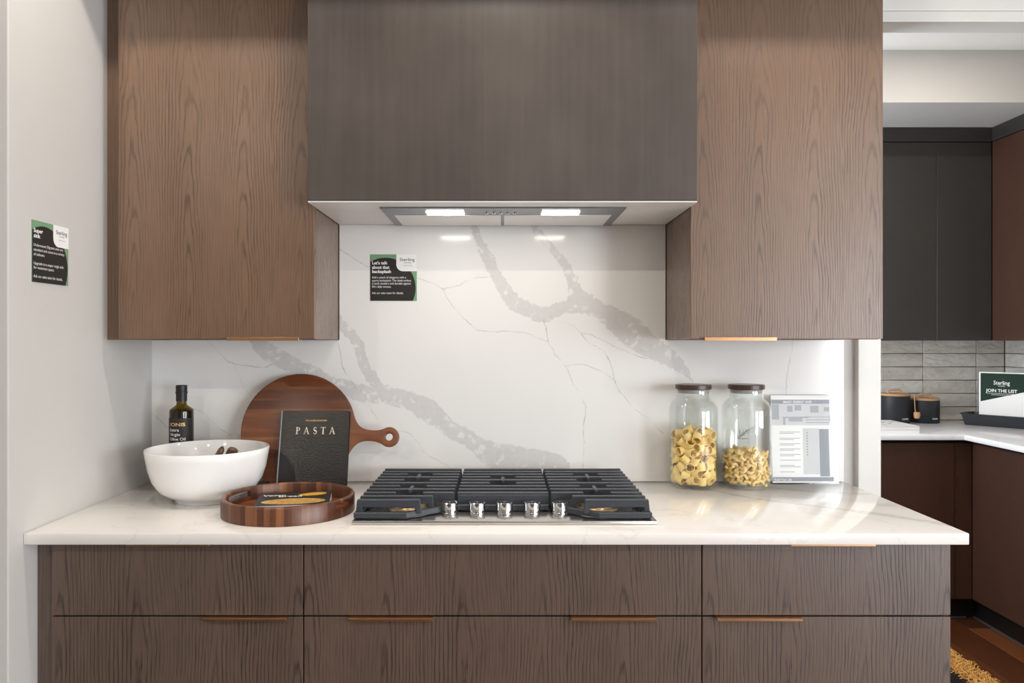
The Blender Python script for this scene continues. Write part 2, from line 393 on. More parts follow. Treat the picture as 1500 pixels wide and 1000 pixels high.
def props(o, label=None, cat=None, group=None, kind=None):
    for k, v in (('label', label), ('category', cat), ('group', group), ('kind', kind)):
        if v: o[k] = v
    return o
BASE = {}
def thing(name, label, cat, loc=(0, 0, 0), rot=(0, 0, 0), group=None):
    o = bpy.data.objects.new(name, None); COL.objects.link(o); o.empty_display_size = .05
    o.location = loc; o.rotation_euler = rot; BASE[o.name] = Vector(loc)
    return props(o, label, cat, group)
def link(name, g, mat, parent=None, local=False, smooth=None, base=None, recalc=True, kind=None, label=None):
    """one mesh object; geometry is given in world metres unless local"""
    me = bpy.data.meshes.new(name)
    if recalc: bmesh.ops.recalc_face_normals(g.bm, faces=list(g.bm.faces))
    off = BASE.get(parent.name) if parent is not None else base
    if off is None: off = Vector((0, 0, 0))
    if not local: bmesh.ops.translate(g.bm, verts=list(g.bm.verts), vec=-Vector(off))
    g.bm.to_mesh(me); g.bm.free()
    me.materials.append(M[mat] if isinstance(mat, str) else mat)
    if smooth:
        me.shade_smooth(); me.set_sharp_from_angle(angle=math.radians(smooth))
    o = bpy.data.objects.new(name, me); COL.objects.link(o)
    if parent is not None: o.parent = parent; BASE[o.name] = off
    else: o.location = off; BASE[o.name] = Vector(off)
    return props(o, label, None, None, kind)
def struct(name, g, mat, base=None, smooth=None): return link(name, g, mat, base=base, kind='structure', smooth=smooth)
def bxs(*a, bev=0., seg=2): return G().box(*a, bev=bev, seg=seg)

def text_mesh(s, size, bold=0., align='LEFT', width=None):
    c = bpy.data.curves.new('t', 'FONT'); c.body = s; c.size = size; c.align_x = align; c.offset = bold; c.resolution_u = 3
    o = bpy.data.objects.new('t', c); COL.objects.link(o)
    me = bpy.data.meshes.new_from_object(o.evaluated_get(bpy.context.evaluated_depsgraph_get()))
    bpy.data.objects.remove(o); bpy.data.curves.remove(c)
    if width:
        xs = [v.co.x for v in me.vertices]; f = width/(max(xs)-min(xs))
        me.transform(Matrix.Diagonal((f, 1, 1, 1)))
    return me
def frame(o, right, up):
    r, u = Vector(right).normalized(), Vector(up).normalized(); n = r.cross(u)
    return Matrix(((r.x, u.x, n.x, o[0]), (r.y, u.y, n.y, o[1]), (r.z, u.z, n.z, o[2]), (0, 0, 0, 1)))
def print_on(parent, lines, F4, mat, name='lettering', local=False):
    """lines: (text, x, y, size, bold, align, width) in the printed face's own metres, one mesh"""
    g = G()
    for (s, x, y, size, bold, al, wd) in lines:
        me = text_mesh(s, size, bold, al, wd); me.transform(F4 @ Matrix.Translation((x, y, 0)))
        g.bm.from_mesh(me); bpy.data.meshes.remove(me)
    return link(name, g, mat, parent, local=local, recalc=False)

# ------------------------------------------------------------------ room shell
YW = 2.427                      # plaster face of the cooking wall; the quartz stands 12 mm proud of it
YQ = 2.415
LX = -1.1336                    # face of the left return wall
H = 2.743
fl = struct('floor', bxs(-3.2, 5.7, -4.15, 4.4, -.06, -.012), 'toekick')
struct('ceiling', bxs(-3.2, 5.7, -4.15, 4.4, H, H+.06), 'ceiling')
struct('wall_left', bxs(-3.2, LX, 1.714, YW+.12, 0, H, bev=.003), 'wall')
struct('wall_far_left', bxs(-3.32, -3.2, -4.15, YW+.12, 0, H), 'wall')
struct('wall_back', bxs(LX, 1.2, YW, YW+.12, 0, H), 'wall')
struct('wall_back_header', bxs(1.2, 2.14, YW, YW+.06, 2.40, H), 'wall')
struct('wall_back_right', bxs(2.14, 5.6, YW, YW+.12, 0, H), 'wall')
g = G()                         # wall behind the camera with the patio door cut out
g.box(-3.2, 3.77, -4.15, -4.05, 0, H).box(3.77, 5.47, -4.15, -4.05, 2.36, H).box(5.47, 5.6, -4.15, -4.05, 0, H)
struct('wall_front', g, 'wall')
g = G()
for x in (3.77, 4.59, 5.41): g.box(x, x+.06, -4.12, -4.0, 0.05, 2.36)
g.box(3.77, 5.47, -4.12, -4.0, 0, .06).box(3.77, 5.47, -4.12, -4.0, 2.30, 2.36)
struct('door_1', g, 'trim')
g = G().box(5.6, 5.72, -4.15, -2.75, 0, H).box(5.6, 5.72, -.05, YW+.12, 0, H).box(5.6, 5.72, -2.75, -.05, 0, .55).box(5.6, 5.72, -2.75, -.05, 2.35, H)
struct('wall_right', g, 'wall')
g = G()
for y in (-2.75, -1.43, -.11): g.box(5.55, 5.7, y, y+.06, .55, 2.35)
g.box(5.55, 5.7, -2.75, -.05, .55, .61).box(5.55, 5.7, -2.75, -.05, 2.29, 2.35)
struct('window_1', g, 'trim')
struct('trim_1', bxs(1.1465, 1.221, YW-.022, YW+.13, 0, 2.47, bev=.003), 'trim')
struct('trim_2', bxs(1.221, 2.14, YW-.022, YW+.068, 2.397, 2.432, bev=.003), 'trim')
struct('trim_3', bxs(1.221, 2.14, YW-.014, YW, 2.436, 2.52, bev=.003), 'trim')
struct('ceiling_bulkhead', bxs(LX, 1.10, 1.87, YW, 2.442, H), 'wall')
# pantry behind the opening
PY, PX = 4.275, 2.88
wp = struct('wall_pantry_back', bxs(.2, PX+.12, PY, PY+.12, 0, H), 'grout')
wr = struct('wall_pantry_right', bxs(PX, PX+.12, YW+.12, PY, 0, H), 'grout')
g = G().box(.2, .3, YW+.12, 2.68, 0, H).box(.2, .3, 3.82, PY, 0, H).box(.2, .3, 2.68, 3.82, 0, .88).box(.2, .3, 2.68, 3.82, 2.22, H)
struct('wall_pantry_left', g, 'wall')
g = G()
for y in (2.68, 3.225, 3.77): g.box(.22, .28, y, y+.05, .88, 2.22)
g.box(.22, .28, 2.68, 3.82, .88, .93).box(.22, .28, 2.68, 3.82, 2.17, 2.22)
struct('window_2', g, 'trim')
struct('ceiling_pantry_bulkhead', bxs(.3, PX, 3.53, PY, 2.495, H), 'wall')
def tile(x0, x1, z0, z1, side):
    j = random.uniform(-.0006, .0006); e = .0015
    g = bxs(x0+e, x1-e, PY-.008+j, PY, z0+e, z1-e, bev=.002, seg=1) if side == 0 else bxs(PX-.008+j, PX, x0+e, x1-e, z0+e, z1-e, bev=.002, seg=1)
    return link('tile', g, 'tile', wp if side == 0 else wr, smooth=40)
TW, TH = .3048, .0762
x0 = (1351-CX)*PY/F - 3*TW
for i in range(8):
    for r in range(6):
        a, b = x0+i*TW, min(x0+(i+1)*TW, PX-.009)
        if b-a > .02: tile(a, b, .915+r*TH, .915+(r+1)*TH, 0)
for i in range(4):
    for r in range(6):
        b = PY-.009-i*TW; tile(b-TW, b, .915+r*TH, .915+(r+1)*TH, 1)
# floor boards, running away from the camera
k = 0
for i in range(38):
    x = -1.2+i*.18; y = -1.5-random.uniform(0, 1.2)
    while y < 4.2:
        L = random.uniform(1.3, 1.9)
        link('plank', bxs(x+.0008, x+.1792, max(y, -3.9)+.0008, min(y+L, 4.25)-.0008, -.012, 0, bev=.0015, seg=1), 'plank', fl); y += L
# recessed ceiling lamps
def pot(x, y, power, label, z=H, col=(1, .91, .80), size=.07):
    t = thing('recessed_lamp', label, 'lamp', (x, y, z), group='recessed ceiling lamps')
    link('trim_ring', G().lathe([(.048, -.004), (.066, -.006), (.07, 0), (.048, 0)], (x, y, z), 32, closed=True), 'trim', t, smooth=40)
    link('lens', G().lathe([(0, -.002), (.048, -.003), (.048, 0), (0, 0)], (x, y, z), 32), 'potlamp', t)
    l = bpy.data.lights.new('lamp_light', 'AREA'); l.shape = 'DISK'; l.size = size; l.energy = power; l.color = col
    o = bpy.data.objects.new('lamp_light', l); o.location = (0, 0, -.012); o.parent = t; COL.objects.link(o)
for x in (-.95, 0, .95): pot(x, 1.60, 6.2, 'recessed round ceiling lamp above the worktop edge')
for x in (-1.6, .2, 2.2): pot(x, -.6, 19, 'unseen recessed ceiling lamp added as front fill over the open floor')  # unseen lamps, added as front fill for the backsplash and worktop front
pot(1.95, 2.9, 9, 'recessed round ceiling lamp in the pantry')

# ------------------------------------------------------------------ upper cabinets and hood
YD = 2.095
def pull(cab_part, x0, x1, yf, z, up=False):
    g = G()
    if up: g.box(x0, x1, yf-.016, yf+.02, z-.0045, z-.002).box(x0, x1, yf-.0175, yf-.0155, z-.0045, z+.005, bev=.0005, seg=1)
    else: g.box(x0, x1, yf-.016, yf+.018, z+.0005, z+.0025).box(x0, x1, yf-.0175, yf-.0155, z-.004, z+.0025, bev=.0005, seg=1)
    return link('pull', g, 'bronze', cab_part)
def upper(name, label, xl, xr, hx, filler=None):
    c = thing(name, label, 'cabinet', ((xl+xr)/2, YQ, EYE))
    link('body', bxs(xl+.002, xr-.002, YD+.022, YW-.001, EYE+.002, 2.44, bev=.001), 'oak_side', c)
    d = link('door', bxs(xl, xr, YD, YD+.020, EYE+.003, 2.438, bev=.0012), 'oak', c)
    pull(d, hx[0], hx[1], YD, EYE+.003, up=True)
    if filler: link('filler', bxs(LX+.0005, xl-.003, 2.144, YW-.001, EYE+.001, 2.44), 'oak', c)
NL, NR = -.5265, .5287
upper('upper_cabinet', 'brown oak wall cabinet against the grey side wall, left of the hood', -1.077, NL, ((335-CX)*YD/F, (440-CX)*YD/F), True)
upper('upper_cabinet', 'brown oak wall cabinet above the pasta jars, beside the pantry opening', NR, 1.0685, ((1030-CX)*YD/F, (1135-CX)*YD/F))
YH, ZH = 2.018, 1.745
h = thing('range_hood', 'large dark stained boxed range hood above the gas cooktop', 'range hood', (0, YQ, ZH))
link('cover', bxs(NL+.001, NR-.001, YH, YD+.3, ZH+.004, 2.44, bev=.0015), 'hood', h)
link('underside', bxs(NL+.001, NR-.001, YH+.004, YQ-.001, ZH, ZH+.0038), 'panel_white', h)
ins = link('insert_frame', G().box(-.344, .349, 2.093, 2.407, ZH-.004, ZH-.0002, bev=.001), 'grey_metal', h)
for a, b in ((-.318, -.004), (.006, .322)):
    f = link('grease_filter', bxs(a, b, 2.20, 2.392, ZH-.0062, ZH-.0042, bev=.0006), 'filter', h)
    link('filter_latch', bxs((a+b)/2-.018, (a+b)/2+.018, 2.206, 2.222, ZH-.0075, ZH-.0063), 'grey1', f)
for px in (652.5, 821):
    X = (px-CX)*2.165/F
    link('light', bxs(X-.054, X+.054, 2.137, 2.19, ZH-.0065, ZH-.0042, bev=.0008), 'lamp', h)
    l = bpy.data.lights.new('hood_light', 'AREA'); l.shape = 'RECTANGLE'; l.size = .1; l.size_y = .045; l.energy = .3; l.color = (1, .95, .86)
    o = bpy.data.objects.new('hood_light', l); o.parent = h; o.location = (X, 2.163-YQ, -.009); COL.objects.link(o)
for px in (713, 723.5, 733.5, 743.5, 754):
    X = (px-CX)*2.165/F
    link('button', G().lathe([(0, -.0085), (.005, -.0085), (.006, -.0042), (0, -.0042)], (X, 2.163, ZH), 16), 'chrome', h)

# ------------------------------------------------------------------ base cabinets, worktop, backsplash
YB = 1.80
ZS = .707
def base(label, xl, xr, pulls, ends):
    c = thing('drawer_cabinet', label, 'cabinet', ((xl+xr)/2, YQ, 0))
    link('body', bxs(xl, xr, YB+.022, YW-.002, .10, .886), 'dark' if ends == 0 else 'oak_side', c)
    link('toe_kick', bxs(xl, xr, YB+.09, YB+.11, 0, .10), 'toekick', c)
    zs = [(.884, ZS+.002), (ZS-.002, .406), (.402, .103)]
    for i, (t, b) in enumerate(zs):
        d = link('drawer_front', bxs(xl+.0015, xr-.0015, YB, YB+.020, b, t, bev=.0012), 'oak_low', c)
        for a, e in pulls.get(i, ()): pull(d, (a-CX)*YB/F, (e-CX)*YB/F, YB, t)
    if ends == 1: link('filler', bxs(LX+.001, xl-.002, YB+.022, YW-.002, .10, .886), 'oak_low', c)
base('brown oak drawer unit with two bronze pulls, under the bowl and tray', -1.0875, -.4788, {0: [(190, 311)], 1: [(300, 423)], 2: [(300, 423)]}, 1)
base('wide brown oak drawer unit under the cooktop with plain top panel', -.4788, .4815, {1: [(511.5, 634.5), (837, 960)], 2: [(511.5, 634.5), (837, 960)]}, 0)
base('brown oak drawer unit at the pantry end, under the pasta jars', .4815, 1.0825, {0: [(1155, 1278)], 1: [(1048, 1172)], 2: [(1048, 1172)]}, 2)
o = link('worktop', bxs(LX+.0005, 1.106, 1.767, YQ-.0005, .8875, .915, bev=.0025), 'counter', smooth=40)
props(o, 'long white quartz worktop with faint grey veins', 'worktop')
g = G().box(LX+.0005, 1.105, YQ, YW-.0005, .9155, EYE).box(NL+.0005, NR-.0005, YQ, YW-.0005, EYE, ZH-.0005)
o = link('backsplash', g, 'splash'); props(o, 'white quartz backsplash slab with bold grey veins', 'backsplash')
o = thing('wall_outlet', 'white power outlet on the backsplash beside the round board', 'outlet', (-.818, YQ, 1.012))
link('plate', bxs(-.853, -.783, YQ-.006, YQ, .957, 1.072, bev=.002), 'trim', o)
for z in (.985, 1.04): link('socket', bxs(-.834, -.802, YQ-.0075, YQ-.006, z-.014, z+.014, bev=.001), 'panel_white', o)

# ------------------------------------------------------------------ printed cards
def card(label, F4, heading, body, base_loc):
    """F4 maps the card's own face (x right, y up from its lower left corner, z out) to the room"""
    s = .15
    t = thing('info_card', label, 'sign', base_loc)
    def layer(name, poly, z, mat, th=.0004): return link(name, G().prism([(x*s, y*s) for x, y in poly], th, F4 @ Matrix.Translation((0, 0, z))), mat, t)
    layer('card', [(0, 0), (1, 0), (1, 1), (0, 1)], .0002, 'green', .0016)
    cx, cy, r = .3245, 1-.7227, .65
    pts = []
    for i in range(97):
        a = math.radians(-40+i*2); x, y = cx+r*math.cos(a), cy+r*math.sin(a)
        if 0 <= x <= 1 and 0 <= y <= 1: pts.append((x, y))
    ye = cy+math.sqrt(r*r-cx*cx); xe = cx+math.sqrt(r*r-cy*cy)
    layer('dark_disc_print', [(0, 0), (xe, 0)]+pts+[(0, ye)], .0019, 'charcoal', .0003)
    q = .145; w0, h0 = .559, 1-.364
    layer('logo_panel', [(w0+q-q*math.cos(a), h0+q-q*math.sin(a)) for a in [i*PI/24 for i in range(13)]]+[(1, h0), (1, 1), (w0, 1)], .0023, 'paper', .0003)
    print_on(t, [(l, .035*s, (1-y)*s, .092*s, .0022*s, 'LEFT', wd*s) for l, y, wd in heading], F4 @ Matrix.Translation((0, 0, .00235)), 'white_ink', 'heading')
    print_on(t, [(l, .033*s, (1-y)*s, .064*s, .0, 'LEFT', wd*s) for l, y, wd in body], F4 @ Matrix.Translation((0, 0, .00235)), 'white_ink', 'body_text')
    print_on(t, [('Sterling', .63*s, .855*s, .095*s, .0001, 'LEFT', .32*s), ('HOMES', .72*s, .808*s, .03*s, 0, 'LEFT', .15*s), ('A QUALICO Company', .70*s, .752*s, .024*s, 0, 'LEFT', .2*s)],
             F4 @ Matrix.Translation((0, 0, .0027)), 'dark_ink', 'logo_lettering')
a = (-.4255, YQ, 1.4990)
card('square card about the backsplash, charcoal and green, stuck on white quartz', frame(a, (1, 0, 0), (0, 0, 1)),
     [("Let's talk", .215, .33), ('about that', .31, .375), ('backsplash', .40, .405)],
     [('Add a touch of elegance with a', .517, .735), ('quartz backsplash. The sleek surface', .584, .84), ('is both modern and durable against', .649, .835), ("life's daily messes.", .716, .41), ('Ask our sales team for details.', .853, .68)], a)
a = (LX, 1.7985, 1.5130)
card('square card about the sink, charcoal and green, stuck on the grey side wall', frame(a, (0, 1, 0), (0, 0, 1)),
     [('Super', .195, .24), ('sink', .28, .17)],
     [('Undermount Silgranit sinks are', .42, .80), ('standard and come in a variety', .495, .84), ('of colours.', .57, .29), ('Upgrade to a super single sink', .715, .82), ('for maximum space.', .785, .55), ('Ask our sales team for details.', .925, .79)], a)

# ------------------------------------------------------------------ cooktop
ZC = .915
XC0, XC1, YC0, YC1 = -.372, .384, 1.845, 2.345
ck = thing('gas_cooktop', 'stainless gas cooktop with three black cast iron grates and five knobs', 'cooktop', (.006, 2.095, ZC))
g = bxs(XC0, XC1, YC0, YC1, ZC+.0005, ZC+.0105, bev=.0025)
link('steel_plate', g, 'steel', ck, smooth=40)
g = G(); zt = ZC+.0106                                     # shallow dished burner wells
BUR = [(-.245, 2.205, .042), (-.245, 1.995, .05), (.002, 2.16, .058), (.25, 2.205, .042), (.25, 1.995, .05)]
for (bx, by, br) in BUR:
    b = link('burner', G().lathe([(0, 0), (br+.012, 0), (br+.010, .004), (br, .006), (br-.004, .016), (0, .016)], (bx, by, zt), 36), 'burner', ck, smooth=40)
    link('burner_cap', G().lathe([(0, .0165), (br*.8, .0165), (br*.82, .021), (br*.72, .0245), (0, .025)], (bx, by, zt), 36), 'cap', b, smooth=40)
BY = [2.326-.0446*i for i in range(11)]                    # bar centres, from the wall forward
ZG = ZC+.057
def inset(poly, d):
    """move every edge of a counter-clockwise polygon inward by d"""
    n = len(poly); out_ = []
    L = []
    for i in range(n):
        p, q = Vector(poly[i]), Vector(poly[(i+1) % n]); t_ = (q-p).normalized(); L.append((p+Vector((-t_.y, t_.x))*d, t_))
    for i in range(n):
        (p, t_), (q, u_) = L[i-1], L[i]; den = t_.x*u_.y-t_.y*u_.x
        k_ = ((q.x-p.x)*u_.y-(q.y-p.y)*u_.x)/den; out_.append(tuple(p+t_*k_))
    return out_
def grate(xa, xb, nb, gaps, fingers, cut, bx):
    """a grate: low frame, cross bars, fingers pointing at each burner; cut: side of the clipped front corner"""
    yf, yb = BY[nb-1]-.022, BY[0]+.010
    if cut == 0: poly = [(xa, yf), (xb, yf), (xb, yb), (xa, yb)]
    elif cut > 0: poly = [(xa-.006, yf), (xa+.126, yf), (xb, yf+.088), (xb, yb), (xa-.006, yb)]
    else: poly = [(xa, yf+.088), (xb-.126, yf), (xb+.006, yf), (xb+.006, yb), (xa, yb)]
    gr = link('grate', G().prism(poly, .015, Matrix.Translation((0, 0, ZC+.013)), bev=.002, holes=[inset(poly, .014)], seg=1), 'iron', ck)
    for i in range(nb):
        y = BY[i]; a, b = xa, xb
        if i == 9: a, b = (a, b-.052) if cut > 0 else (a+.052, b) if cut < 0 else (a, b)
        if i == 10: a, b = (a, b-.080) if cut > 0 else (a+.080, b) if cut < 0 else (a, b)
        drop = .036
        for p, q, la, lb_ in ([(a, bx-.036, 1, 0), (bx+.036, b, 0, 1)] if i in gaps else [(a, b, 1, 1)]):
            o_ = []                                        # one outline: top, down the leg, under the bar, up
            o_ += [(p-.004, -drop), (p+.012, -drop), (p+.012, -.020)] if la else [(p, -.020)]
            o_ += [(q-.012, -.020), (q-.012, -drop), (q+.004, -drop)] if lb_ else [(q, -.020)]
            o_ += [(q, 0), (p, 0)]
            link('bar', G().prism(o_, .012, frame((0, y+.006, ZG), (1, 0, 0), (0, 0, 1)), bev=.0018, seg=1), 'iron', gr)
    for i in fingers:
        link('finger', bxs(bx-.005, bx+.005, BY[i]-.028, BY[i]+.028, ZG-.010, ZG+.003, bev=.002, seg=1), 'iron', gr)
    if cut == 0: link('front_bar', bxs(xa+.002, xb-.002, BY[nb-1]-.010, BY[nb-1]-.004, ZC+.020, ZG-.006, bev=.001, seg=1), 'iron', gr)
    for x in (xa+.01, xb-.01):
        for y in (BY[0], BY[8] if cut else BY[nb-1]): link('foot', G().lathe([(0, 0), (.006, 0), (.007, .0025), (0, .0025)], (x, y, ZC+.0105), 12), 'cap', gr)
    return gr
grate(-.364, -.1265, 11, (2, 4, 6, 8), (3, 7), 1, -.245)
grate(-.118, .122, 9, (3, 5), (4,), 0, .002)
grate(.1286, .368, 11, (2, 4, 6, 8), (3, 7), -1, .25)
for px in (658.5, 699, 739, 779.5, 820):
    X = (px-CX)*1.927/F
    kb = link('knob', G().lathe([(0, .0), (.0205, .0), (.0205, .004), (.0185, .006), (.0185, .008), (.0212, .0095), (.0212, .028), (.0198, .0295), (.004, .0285), (0, .0275)], (X, 1.927, zt), 40), 'chrome', ck, smooth=35)
    link('pointer', bxs(X-.0008, X+.0008, 1.927-.0216, 1.927-.0195, zt+.019, zt+.0285), 'dark', kb)

# ------------------------------------------------------------------ things on the worktop
# white bowl
BC = (-.846, 2.15, .9155)
b = thing('serving_bowl', 'large glossy white ceramic bowl beside the wooden tray', 'bowl', BC)
prof = [(0, .006), (.078, .006), (.080, 0), (.088, 0), (.089, .010), (.108, .016), (.132, .032), (.150, .060), (.160, .092), (.166, .125), (.169, .146), (.1675, .1485), (.1645, .1485), (.1625, .146),
        (.158, .115), (.150, .080), (.136, .048), (.115, .028), (.08, .018), (0, .016)]
link('shell', G().lathe(prof, BC, 72), 'white', b, smooth=50)
# salad servers
for i, (px, py, dx) in enumerate(((326, 661, -.012), (344, 659, .012))):
    tipD = 2.12; tip = Vector(((px-CX)*tipD/F, tipD, EYE-(py-CY)*tipD/F+.006))
    low = Vector((BC[0]-.055+i*.065, BC[1]+.055-i*.085, .958))
    P = [low.lerp(tip, t) for t in (0, .12, .25, .4, .6, .8, .92, .98, 1)]
    R = [.004, .018, .020, .009, .009, .0135, .0165, .0135, .006]
    o = link('salad_server', G().tube(P, R, 14, flat=.5), 'spoonwood', smooth=60, base=tuple(low))
    props(o, 'dark wooden salad server in the white bowl, on its '+('side wall' if i == 0 else 'cookbook')+' side', 'utensil', 'wooden servers in the bowl')
# olive oil bottle
OC = (-1.0, 2.33, .9155)
b = thing('oil_bottle', 'tall dark olive oil bottle with black cap behind the bowl', 'bottle', OC)
link('glass', G().lathe([(0, .003), (.033, .0), (.036, .004), (.0356, .236), (.0345, .241), (.024, .249), (.0165, .254), (.0150, .259), (.0150, .30), (0, .30)], OC, 40), 'bottle', b, smooth=45)
link('oil', G().lathe([(0, .004), (.0335, .004), (.0335, .234), (.030, .240), (0, .240)], OC, 40), plain('olive_oil', (46, 34, 8), .15, var=.1), b, smooth=45)
cap = link('cap', G().lathe([(.0155, .267), (.0163, .267), (.0165, .290), (.0178, .2905), (.0178, .296), (.0168, .297), (.0170, .315), (.0158, .3165), (0, .3165)], OC, 36), 'black', b, smooth=35)
lab = link('label', G().lathe([(.0364, .05), (.0364, .216)], OC, 40, a0=math.radians(195), a1=math.radians(352)), 'charcoal', b, smooth=45)
def bent_text(lines, c, R, a_mid, mat, parent, name='lettering'):
    g = G()
    for (s, x, z, size, bold, wd) in lines:
        me = text_mesh(s, size, bold, 'LEFT', wd)
        for v in me.vertices:
            a = a_mid+(x+v.co.x)/R; v.co = Vector((c[0]+R*math.cos(a), c[1]+R*math.sin(a), c[2]+z+v.co.y))
        g.bm.from_mesh(me); bpy.data.meshes.remove(me)
    return link(name, g, mat, parent, recalc=False)
am = math.radians(270+10)
bent_text([('IONIS', -.031, .192, .0145, .0003, .049)], OC, .0368, am, 'gold', lab)
bent_text([('Extra', -.031, .176, .0125, .0001, .031), ('Virgin', -.031, .162, .0125, .0001, .035), ('Olive Oil', -.031, .148, .0125, .0001, .05)], OC, .0368, am, 'white_ink', lab)
g = G()
for k_, (a0, ln) in enumerate(((-.024, .03), (-.016, .036), (-.03, .022))):
    a = am+a0/.0368; e = am+(a0+.012)/.0368
    p = lambda t, z: (OC[0]+.0369*math.cos(t), OC[1]+.0369*math.sin(t), OC[2]+z)
    g.quad(p(a, .112), p((a+e)/2+.04, .112+ln*.5), p(e, .112+ln), p((a+e)/2-.10, .112+ln*.6))
link('leaf_print', g, plain('olive_leaf_print', (104, 118, 92), .5), lab, recalc=False)
# round walnut board leaning on the backsplash
LEAN = math.radians(14.6)
r0 = .178
bd = thing('cutting_board', 'round walnut cutting board with ring handle leaning on the backsplash', 'cutting board', (-.637, 2.300, .9165), (PI/2-LEAN, 0, 0))
pts = []
a1 = math.radians(20)
arc = [(r0*math.cos(a), r0*math.sin(a)) for a in [a1+(2*PI-2*a1)*i/80 for i in range(81)]]
def bez(p0, p1, p2, p3, n): return [tuple((1-t)**3*np.array(p0)+3*(1-t)**2*t*np.array(p1)+3*(1-t)*t*t*np.array(p2)+t**3*np.array(p3)) for t in [i/n for i in range(1, n)]]
p0 = (r0*math.cos(a1), r0*math.sin(a1)); nk = (.226, .0165); rx, rr = .286, .031
lowc = bez((p0[0], -p0[1]), (p0[0]+.012, -p0[1]+.030), (nk[0]-.03, -nk[1]), (nk[0], -nk[1]), 8)
aE = math.radians(128)
eE = (rx+rr*math.cos(aE), rr*math.sin(aE))
low2 = bez((nk[0], -nk[1]), (nk[0]+.02, -nk[1]), (eE[0]-.012, -eE[1]+.006), (eE[0], -eE[1]), 5)
ring = [(rx+rr*math.cos(a), rr*math.sin(a)) for a in [-aE+2*aE*i/24 for i in range(25)]]
mir = lambda L: [(x, -y) for x, y in reversed(L)]
out = arc+lowc+[(nk[0], -nk[1])]+low2+ring+mir(low2)+[nk]+mir(lowc)
th = math.radians(-4.5)
R2 = lambda L: [(x*math.cos(th)-y*math.sin(th), x*math.sin(th)+y*math.cos(th)+r0) for x, y in L]
hole = [(rx+.0115*math.cos(a), .0115*math.sin(a)) for a in [2*PI*i/20 for i in range(20)]]
link('board', G().prism(R2(out), .018, Matrix.Translation((0, 0, 0)), bev=.004, holes=[R2(hole)], seg=3), 'board', bd, local=True, smooth=50)
# hardback leaning on the board
bk = thing('cookbook', 'black glossy pasta cookbook standing against the round board', 'book', (-.579, 2.300-.0185/math.cos(LEAN)-.001, .9165), (PI/2-LEAN, 0, 0))
bw, bh, bt = .2115, .238, .022
link('cover', G().box(-bw/2, bw/2, 0, bh, bt-.0025, bt, bev=.0008, seg=1).box(-bw/2, bw/2, 0, bh, 0, .0025, bev=.0008, seg=1).box(-bw/2-.001, -bw/2+.003, 0, bh, 0, bt, bev=.001, seg=1), 'black_book', bk, local=True)
link('pages', bxs(-bw/2+.003, bw/2-.004, .003, bh-.003, .0026, bt-.0026), 'page', bk, local=True)
link('spine_hinge', bxs(-bw/2+.0006, -bw/2+.0042, .0, bh, bt-.0003, bt+.0007), 'slate', bk, local=True)
# serif capitals drawn from strokes
def serif(ch):
    """capital of height 1 as polygons"""
    o = []
    R = lambda x0, x1, y0, y1: o.append([(x0, y0), (x1, y0), (x1, y1), (x0, y1)])
    def band(fo, fi, n=14):
        A = [fo(i/n) for i in range(n+1)]; B = [fi(i/n) for i in range(n+1)]
        for i in range(n): o.append([A[i], A[i+1], B[i+1], B[i]])
    wd = .6
    if ch == 'I': R(.09, .23, 0, 1); R(0, .32, 0, .05); R(0, .32, .95, 1); wd = .32
    elif ch == 'P':
        R(.09, .22, 0, 1); R(0, .33, 0, .045); R(0, .22, .955, 1)
        band(lambda t: (.26+.32*math.sin(PI*t), .73+.27*math.cos(PI*t)), lambda t: (.26+.20*math.sin(PI*t), .73+.225*math.cos(PI*t))); R(.2, .27, .955, 1); R(.2, .27, .46, .505); wd = .58
    elif ch == 'A':
        o.append([(.36, 1), (.44, 1), (.80, 0), (.66, 0)]); o.append([(.36, 1), (.40, .90), (.14, 0), (.085, 0)]); R(.20, .62, .30, .345); R(0, .24, 0, .04); R(.56, .88, 0, .04); wd = .88
    elif ch == 'S':
        def ctr(t):
            a = math.radians(40+240*t*2) if t < .5 else math.radians(100-240*(t-.5)*2)
            return (.27+.19*math.cos(a), (.75 if t < .5 else .26)+(.235 if t < .5 else .245)*math.sin(a))
        def wdt(t): return .03+.065*math.exp(-((t-.5)/.16)**2)
        def side(s):
            def f(t):
                x, y = ctr(t); x2, y2 = ctr(min(t+.01, 1)); x1, y1 = ctr(max(t-.01, 0)); dx, dy = x2-x1, y2-y1; L = math.hypot(dx, dy) or 1
                return (x-s*dy/L*wdt(t), y+s*dx/L*wdt(t))
            return f
        band(side(1), side(-1), 40); R(.40, .44, .76, .98); R(.06, .10, .02, .26); wd = .54
    elif ch == 'T': R(.29, .42, 0, 1); R(0, .71, .955, 1); R(.18, .53, 0, .045); R(0, .04, .78, 1); R(.67, .71, .78, 1); wd = .71
    return o, wd
def serif_text(s, size, gap):
    g = G(); x = 0
    for ch in s:
        ps, wd = serif(ch)
        for p in ps:
            try: g.bm.faces.new([g.bm.verts.new(((x+a)*size, b_*size, 0)) for a, b_ in p])
            except ValueError: pass
        x += wd+gap
    for v in g.bm.verts: v.co.x -= (x-gap)*size/2
    return g
g = serif_text('PASTA', .0215, .52); bmesh.ops.translate(g.bm, verts=list(g.bm.verts), vec=(.004, .166, bt+.0006))
for f in g.bm.faces:
    f.normal_update()
    if f.normal.z < 0: f.normal_flip()
link('title', g, 'cream', bk, local=True, recalc=False)
print_on(bk, [('WILLIAMS-SONOMA', .004, .2055, .0075, .0001, 'CENTER', .068)], Matrix.Translation((0, 0, bt+.0006)), 'gold', 'author_line', local=True)
